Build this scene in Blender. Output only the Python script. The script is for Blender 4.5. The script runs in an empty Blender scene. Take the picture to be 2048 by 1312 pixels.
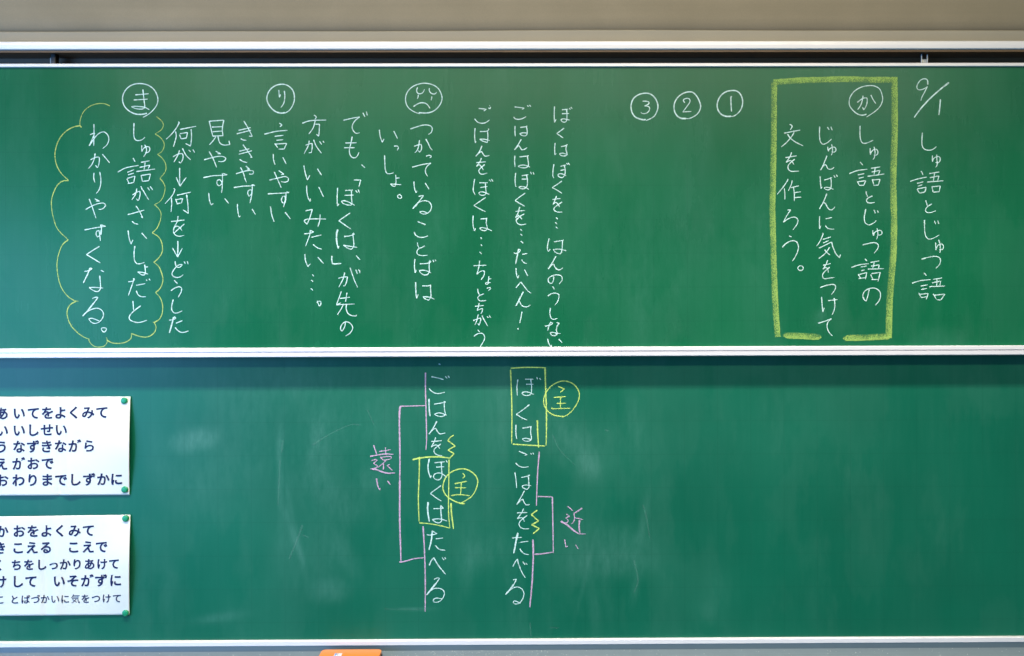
import bpy, math, random
import numpy as np
from mathutils import Vector, Matrix, noise as mnoise
random.seed(7); rng = np.random.default_rng(7)
sc = bpy.context.scene
COL = sc.collection
R = math.radians

# ---------------------------------------------------------------- camera
cam_d = bpy.data.cameras.new("camera"); cam = bpy.data.objects.new("camera", cam_d); COL.objects.link(cam)
cam_d.sensor_width = 36.0; cam_d.lens = 28.1; cam_d.clip_end = 60
cam.location = (0.0, -2.40, 0.0)
CAM_R = (Matrix.Rotation(R(-0.35), 3, 'Z') @ Matrix.Rotation(R(90), 3, 'X') @ Matrix.Rotation(R(-0.17), 3, 'Z'))
cam.rotation_euler = CAM_R.to_euler()
sc.camera = cam

# ---------------------------------------------------------------- light
w = bpy.data.worlds.new("World"); sc.world = w; w.use_nodes = True
bg = w.node_tree.nodes['Background']; bg.inputs[0].default_value = (0.70, 1.0, 0.80, 1); bg.inputs[1].default_value = 0.11
def area(name, loc, aim, sx, sy, power, col, spread=180):
    l = bpy.data.lights.new(name, 'AREA'); l.shape = 'RECTANGLE'; l.size = sx; l.size_y = sy
    l.energy = power; l.color = col; l.spread = R(spread)
    o = bpy.data.objects.new(name, l); COL.objects.link(o); o.location = loc
    o.rotation_euler = (Vector(aim) - Vector(loc)).to_track_quat('-Z', 'Y').to_euler()
    return o
# row of tubes over the board, second row further back in the room, window wall on the left
area("ceiling_lamp_front", (-0.35, -1.10, 1.57), (-0.35, 0, -0.6), 3.8, 0.17, 23, (1.0, 0.84, 0.62), 150)
area("added_board_beam", (-0.2, -1.12, 1.55), (-0.2, 0, -0.9), 4.2, 0.17, 21, (1.0, 0.95, 0.90), 54)  # extra narrow beam beside the front lamp, added to brighten the boards lower down
area("ceiling_lamp_back", (0.3, -4.20, 2.10), (0.3, 0, -0.2), 7.0, 0.30, 84, (1.0, 0.92, 0.68), 150)
area("window_light", (-4.2, -3.6, -0.25), (0.4, 0, -0.25), 3.6, 2.3, 310, (0.17, 0.44, 1.0), 180)
sc.view_settings.view_transform = 'Standard'; sc.view_settings.look = 'None'
sc.view_settings.exposure = 0.0; sc.view_settings.gamma = 1.0; sc.view_settings.use_curve_mapping = False

# ---------------------------------------------------------------- helpers
def P(px, py, y=0.0):
    """a point of the plane at depth y, measured on the photograph (2048 x 1312)"""
    k = 36.0 / 28.1 / 2048
    v = CAM_R @ Vector(((px - 1024) * k, -(py - 656) * k, -1.0))
    t = (y + 2.40) / v.y
    return (v.x * t, y, v.z * t)
def S(y):                      # metres per photo pixel at depth y
    return 36.0 / 28.1 / 2048 * (y + 2.40)
def mesh(name, verts, faces, mat=None, parent=None, uvs=None, smooth=False):
    me = bpy.data.meshes.new(name); me.from_pydata([tuple(v) for v in verts], [], faces)
    if uvs is not None:
        ul = me.uv_layers.new(name="UVMap")
        vi = np.empty(len(me.loops), dtype=np.int32); me.loops.foreach_get('vertex_index', vi)
        ul.data.foreach_set('uv', np.asarray(uvs, dtype=np.float32)[vi].ravel())
    if smooth:
        me.polygons.foreach_set('use_smooth', [True] * len(me.polygons))
    me.update()
    o = bpy.data.objects.new(name, me); COL.objects.link(o)
    if mat: me.materials.append(mat)
    if parent: o.parent = parent
    return o
def thing(name, label, cat, loc=(0, 0, 0), group=None):
    o = bpy.data.objects.new(name, None); COL.objects.link(o); o.location = loc
    o['label'] = label; o['category'] = cat
    if group: o['group'] = group
    o.empty_display_size = 0.05
    bpy.context.view_layer.update()
    return o
def attach(o, parent):
    o.parent = parent; o.matrix_parent_inverse = parent.matrix_world.inverted()
    return o
def profile(name, pts, x0, x1, mat, parent=None, nseg=1, cap=True):
    """extrude a closed (y,z) outline along x from x0 to x1"""
    n = len(pts); vs = []; fs = []
    for s in range(nseg + 1):
        x = x0 + (x1 - x0) * s / nseg
        vs += [(x, p[0], p[1]) for p in pts]
    for s in range(nseg):
        for i in range(n):
            a = s * n + i; b = s * n + (i + 1) % n
            fs.append((a, a + n, b + n, b))
    if cap:
        fs.append(tuple(range(n))); fs.append(tuple(reversed(range(nseg * n, nseg * n + n))))
    o = mesh(name, vs, fs, mat)
    bm_fix(o)
    if parent: attach(o, parent)
    return o
def bm_fix(o):
    import bmesh
    bm = bmesh.new(); bm.from_mesh(o.data); bmesh.ops.recalc_face_normals(bm, faces=bm.faces); bm.to_mesh(o.data); bm.free()
def rbox(name, c, s, bev, mat, parent=None, seg=3):
    import bmesh
    bm = bmesh.new(); bmesh.ops.create_cube(bm, size=1)
    for v in bm.verts: v.co = Vector((v.co.x * s[0], v.co.y * s[1], v.co.z * s[2])) + Vector(c)
    if bev: bmesh.ops.bevel(bm, geom=bm.edges[:], offset=bev, segments=seg, profile=0.5, affect='EDGES')
    me = bpy.data.meshes.new(name); bm.to_mesh(me); bm.free()
    me.polygons.foreach_set('use_smooth', [seg > 1] * len(me.polygons))
    o = bpy.data.objects.new(name, me); COL.objects.link(o); me.materials.append(mat)
    if parent: attach(o, parent)
    return o

# ---------------------------------------------------------------- materials
class NT:
    def __init__(s, name):
        s.m = bpy.data.materials.new(name); s.m.use_nodes = True; s.t = s.m.node_tree
        s.b = s.t.nodes['Principled BSDF']; s.out = s.t.nodes['Material Output']
    def n(s, typ, **k):
        nd = s.t.nodes.new(typ)
        for a, v in k.items(): setattr(nd, a, v)
        return nd
    def l(s, a, b): s.t.links.new(a, b)
    def coord(s, scale=(1, 1, 1), rot=(0, 0, 0), src='Object'):
        tc = s.n('ShaderNodeTexCoord'); mp = s.n('ShaderNodeMapping')
        mp.inputs['Scale'].default_value = scale; mp.inputs['Rotation'].default_value = rot
        s.l(tc.outputs[src], mp.inputs[0]); return mp.outputs[0]
    def noise(s, scale, detail=3, rough=0.5, vec=None, **k):
        nd = s.n('ShaderNodeTexNoise'); nd.inputs['Scale'].default_value = scale
        nd.inputs['Detail'].default_value = detail; nd.inputs['Roughness'].default_value = rough
        s.l(vec if vec is not None else s.coord(), nd.inputs['Vector']); return nd.outputs['Fac']
    def ramp(s, fac, stops, interp='LINEAR'):
        r = s.n('ShaderNodeValToRGB'); r.color_ramp.interpolation = interp
        el = r.color_ramp.elements
        while len(el) < len(stops): el.new(0.5)
        for e, (p, c) in zip(el, stops):
            e.position = p; e.color = (c, c, c, 1) if isinstance(c, (int, float)) else (*c, 1)
        s.l(fac, r.inputs[0]); return r.outputs[0]
    def math(s, op, a, b=None, c=None, clamp=False):
        nd = s.n('ShaderNodeMath', operation=op); nd.use_clamp = clamp
        for i, v in enumerate((a, b, c)):
            if v is None: continue
            if isinstance(v, (int, float)): nd.inputs[i].default_value = v
            else: s.l(v, nd.inputs[i])
        return nd.outputs[0]
    def mix(s, fac, a, b, blend='MIX'):
        nd = s.n('ShaderNodeMix', data_type='RGBA', blend_type=blend)
        for sock, v in ((nd.inputs[0], fac), (nd.inputs[6], a), (nd.inputs[7], b)):
            if isinstance(v, (int, float)): sock.default_value = v
            elif isinstance(v, tuple): sock.default_value = (*v, 1)
            else: s.l(v, sock)
        return nd.outputs[2]
    def bump(s, h, strength, dist=0.001):
        b = s.n('ShaderNodeBump'); b.inputs['Strength'].default_value = strength; b.inputs['Distance'].default_value = dist
        s.l(h, b.inputs['Height']); s.l(b.outputs[0], s.b.inputs['Normal'])

def board_material(name, base, rgh, spc):
    m = NT(name)
    # enamel with vertical wipe marks, printed guide lines, fine grain and chalk dust
    wipe = m.noise(1.0, 5, 0.65, m.coord((7, 1, 1.3), (0, R(5), 0)), )
    wipe2 = m.noise(1.0, 3, 0.6, m.coord((70, 1, 5)))
    cloud = m.noise(2.3, 3, 0.5)
    col = m.mix(m.ramp(cloud, [(0.3, 0.0), (0.7, 1.0)]), tuple(c * 0.90 for c in base), tuple(c * 1.10 for c in base))
    d1 = m.ramp(wipe, [(0.42, 0.0), (0.85, 0.022)])
    d2 = m.ramp(wipe2, [(0.45, 0.0), (0.9, 0.012)])
    at = m.n('ShaderNodeAttribute', attribute_name='dust')
    modn = m.ramp(m.noise(1.0, 4, 0.65, m.coord((55, 1, 18), (0, R(8), 0))), [(0.25, 0.25), (0.75, 1.0)])
    dust = m.math('ADD', m.math('ADD', d1, d2), m.math('MULTIPLY', at.outputs['Fac'], modn), clamp=True)
    # broad eraser swaths where the enamel is a little greyer or cleaner
    sw = m.noise(1.0, 6, 0.6, m.coord((3.2, 1, 1.5), (0, R(-14), 0)))
    col = m.mix(m.ramp(sw, [(0.50, 0.0), (0.54, 0.010), (0.68, 0.016), (0.72, 0.004)]), col, (0.42, 0.60, 0.54))
    sw2 = m.noise(1.0, 5, 0.6, m.coord((9, 1, 3.0), (0, R(18), 0)))
    col = m.mix(m.ramp(sw2, [(0.56, 0.0), (0.62, 0.008), (0.75, 0.012)]), col, (0.42, 0.60, 0.54))
    col = m.mix(dust, col, (0.27, 0.55, 0.47))
    # guide grid, 50 mm pairs -> 100 mm squares, very faint
    xyz = m.n('ShaderNodeSeparateXYZ'); m.l(m.coord(), xyz.inputs[0])
    lines = None
    for ax, off in ((0, 0.018), (2, 0.031)):
        fr = m.math('FRACT', m.math('MULTIPLY', m.math('ADD', xyz.outputs[ax], 10 + off), 10.0))
        ln = m.math('LESS_THAN', m.math('ABSOLUTE', m.math('SUBTRACT', fr, 0.5)), 0.010)
        lines = ln if lines is None else m.math('MAXIMUM', lines, ln)
    col = m.mix(m.math('MULTIPLY', lines, 0.16), col, (0.004, 0.05, 0.03))
    grain = m.noise(420, 2, 0.6)
    col = m.mix(m.ramp(grain, [(0.3, 0.0), (0.7, 0.07)]), col, (0.04, 0.24, 0.14))
    m.l(col, m.b.inputs['Base Color'])
    rg = m.math('ADD', m.math('MULTIPLY', dust, 0.3), m.ramp(cloud, [(0.2, rgh - .02), (0.8, rgh + .02)]))
    m.l(rg, m.b.inputs['Roughness'])
    m.b.inputs['Specular IOR Level'].default_value = spc
    m.bump(m.noise(900, 2, 0.5), 0.06, 0.0004)
    return m.m
M_BOARD_U = board_material('green_enamel_upper', (0.002, 0.102, 0.039), 0.27, 0.18)
M_BOARD_L = board_material('green_enamel_lower', (0.0012, 0.107, 0.058), 0.36, 0.30)

def metal(name, col, rough, metallic, streak=0.03):
    m = NT(name)
    n1 = m.noise(1.0, 3, 0.6, m.coord((1.2, 60, 260)))
    n2 = m.noise(14, 4, 0.6)
    c = m.mix(m.ramp(n1, [(0.3, 0), (0.7, 1)]), tuple(x * (1 - streak) for x in col), col)
    c = m.mix(m.ramp(n2, [(0.62, 0.0), (0.85, 0.12)]), c, tuple(x * 0.8 for x in col))
    m.l(c, m.b.inputs['Base Color'])
    m.b.inputs['Metallic'].default_value = metallic
    m.l(m.ramp(n2, [(0.3, rough * 0.85), (0.7, rough * 1.15)]), m.b.inputs['Roughness'])
    return m.m
M_ALU = metal('satin_aluminium', (0.75, 0.72, 0.71), 0.42, 0.15)
M_ALU_D = metal('aluminium_groove', (0.50, 0.47, 0.50), 0.45, 0.3)
M_TRAY = metal('tray_aluminium', (0.22, 0.28, 0.31), 0.40, 0.3, 0.1)
M_DARK = metal('dark_channel_metal', (0.11, 0.062, 0.028), 0.55, 0.0)
M_BLACK = metal('black_rubber', (0.012, 0.012, 0.012), 0.5, 0.0)

def wall_material(name, a, b):
    m = NT(name)
    c = m.mix(m.ramp(m.noise(3.5, 5, 0.6), [(0.35, 0), (0.65, 1)]), a, b)
    c = m.mix(m.ramp(m.noise(1.0, 3, 0.5, m.coord((0.5, 1, 26))), [(0.35, 0.0), (0.65, 0.35)]), c, tuple(x * 0.80 for x in a))
    g = m.noise(260, 2, 0.7)
    c = m.mix(m.ramp(g, [(0.35, 0.0), (0.75, 0.22)]), c, tuple(x * 0.72 for x in a))
    m.l(c, m.b.inputs['Base Color']); m.b.inputs['Roughness'].default_value = 0.8
    m.bump(m.noise(180, 4, 0.6), 0.25, 0.001)
    return m.m
M_WALL = wall_material('beige_wallpaper', (0.235, 0.192, 0.118), (0.275, 0.225, 0.142))
M_TRIM = wall_material('beige_painted_strip', (0.30, 0.265, 0.195), (0.33, 0.29, 0.21))

def chalk_material(name, col, cover=0.5, soft=0.12, thick=False, strength=1.0):
    m = NT(name)
    uv = m.n('ShaderNodeUVMap'); sp = m.n('ShaderNodeSeparateXYZ'); m.l(uv.outputs[0], sp.inputs[0])
    v = sp.outputs[1]
    g = m.noise(1500 if not thick else 560, 2, 0.6)
    if thick:
        # side-of-the-stick band: dense along one edge, grainy and fading to the other
        g1 = m.noise(560, 3, 0.75)
        g2 = m.noise(24, 4, 0.6)
        den = m.ramp(v, [(0.0, 0.10), (0.10, 0.50), (0.50, 0.66), (0.88, 0.86), (0.98, 0.80), (1.0, 0.4)])
        loc = m.math('ADD', den, m.math('MULTIPLY', m.math('SUBTRACT', g2, 0.5), 0.9))
        thr = m.math('SUBTRACT', m.math('ADD', g1, m.math('MULTIPLY', loc, 0.36)), 0.65)
        a = m.math('MULTIPLY', thr, 7.0, clamp=True)
        a = m.math('MULTIPLY', a, 0.60)
        haze = m.math('MULTIPLY', m.math('MULTIPLY', den, loc), 0.42, clamp=True)
        a = m.math('MAXIMUM', a, haze)
    else:
        e = m.math('ABSOLUTE', m.math('SUBTRACT', v, 0.5))
        ed = m.ramp(e, [(0.0, 1.0), (0.40, 1.0), (0.5, 0.45)])
        a = m.math('MULTIPLY', m.ramp(g, [(cover - soft - 0.1, 0.70), (cover + soft, 1.0)]), ed)
        g3 = m.noise(130, 2, 0.5)
        a = m.math('MULTIPLY', a, m.ramp(g3, [(0.30, 0.58), (0.6, 1.0)]))
        a = m.math('MULTIPLY', a, strength)
    m.l(m.mix(g, tuple(c * 0.86 for c in col), col), m.b.inputs['Base Color'])
    m.b.inputs['Roughness'].default_value = 0.95
    m.b.inputs['Specular IOR Level'].default_value = 0.1
    m.l(a, m.b.inputs['Alpha'])
    return m.m
CH = {'white': chalk_material('white_chalk', (0.71, 0.94, 0.86)),
      'yellow': chalk_material('yellow_chalk', (0.68, 0.88, 0.20)),
      'soft': chalk_material('light_yellow_chalk', (0.62, 0.78, 0.20), strength=0.74),
      'pink': chalk_material('pink_chalk', (0.70, 0.47, 0.64)),
      'ghost': chalk_material('wiped_chalk_residue', (0.45, 0.62, 0.58), strength=0.075),
      'band': chalk_material('yellow_chalk_band', (0.45, 0.68, 0.15), thick=True)}
def simple(name, col, rough, spec=0.5, nz=0.0):
    m = NT(name)
    c = m.mix(m.ramp(m.noise(30, 3, 0.6), [(0.3, 0), (0.7, 1)]), tuple(x * (1 - nz) for x in col), col)
    m.l(c, m.b.inputs['Base Color'])
    m.b.inputs['Roughness'].default_value = rough; m.b.inputs['Specular IOR Level'].default_value = spec
    return m.m
M_PAPER = NT('white_paper')
_p = M_PAPER
_p.l(_p.mix(_p.ramp(_p.noise(7, 4, 0.6), [(0.3, 0), (0.7, 1)]), (0.69, 0.70, 0.61), (0.725, 0.73, 0.635)), _p.b.inputs['Base Color'])
_p.b.inputs['Roughness'].default_value = 0.6; _p.bump(_p.noise(55, 3, 0.5), 0.12, 0.002)
M_PAPER = _p.m
M_INK = simple('navy_print', (0.007, 0.011, 0.075), 0.6, 0.3, 0.2)
M_MAG = simple('green_plastic', (0.008, 0.27, 0.115), 0.35, 0.5, 0.12)
M_ORANGE = simple('orange_plastic', (0.80, 0.23, 0.035), 0.35, 0.5, 0.06)
M_LABEL = simple('white_sticker', (0.72, 0.74, 0.80), 0.5, 0.4, 0.1)
M_BLUE = simple('blue_print', (0.10, 0.28, 0.75), 0.5, 0.4)
M_GREY = simple('grey_print', (0.25, 0.26, 0.30), 0.5, 0.4)
M_CLEAR = simple('grey_clear_plastic', (0.33, 0.34, 0.33), 0.25, 0.6)

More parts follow.
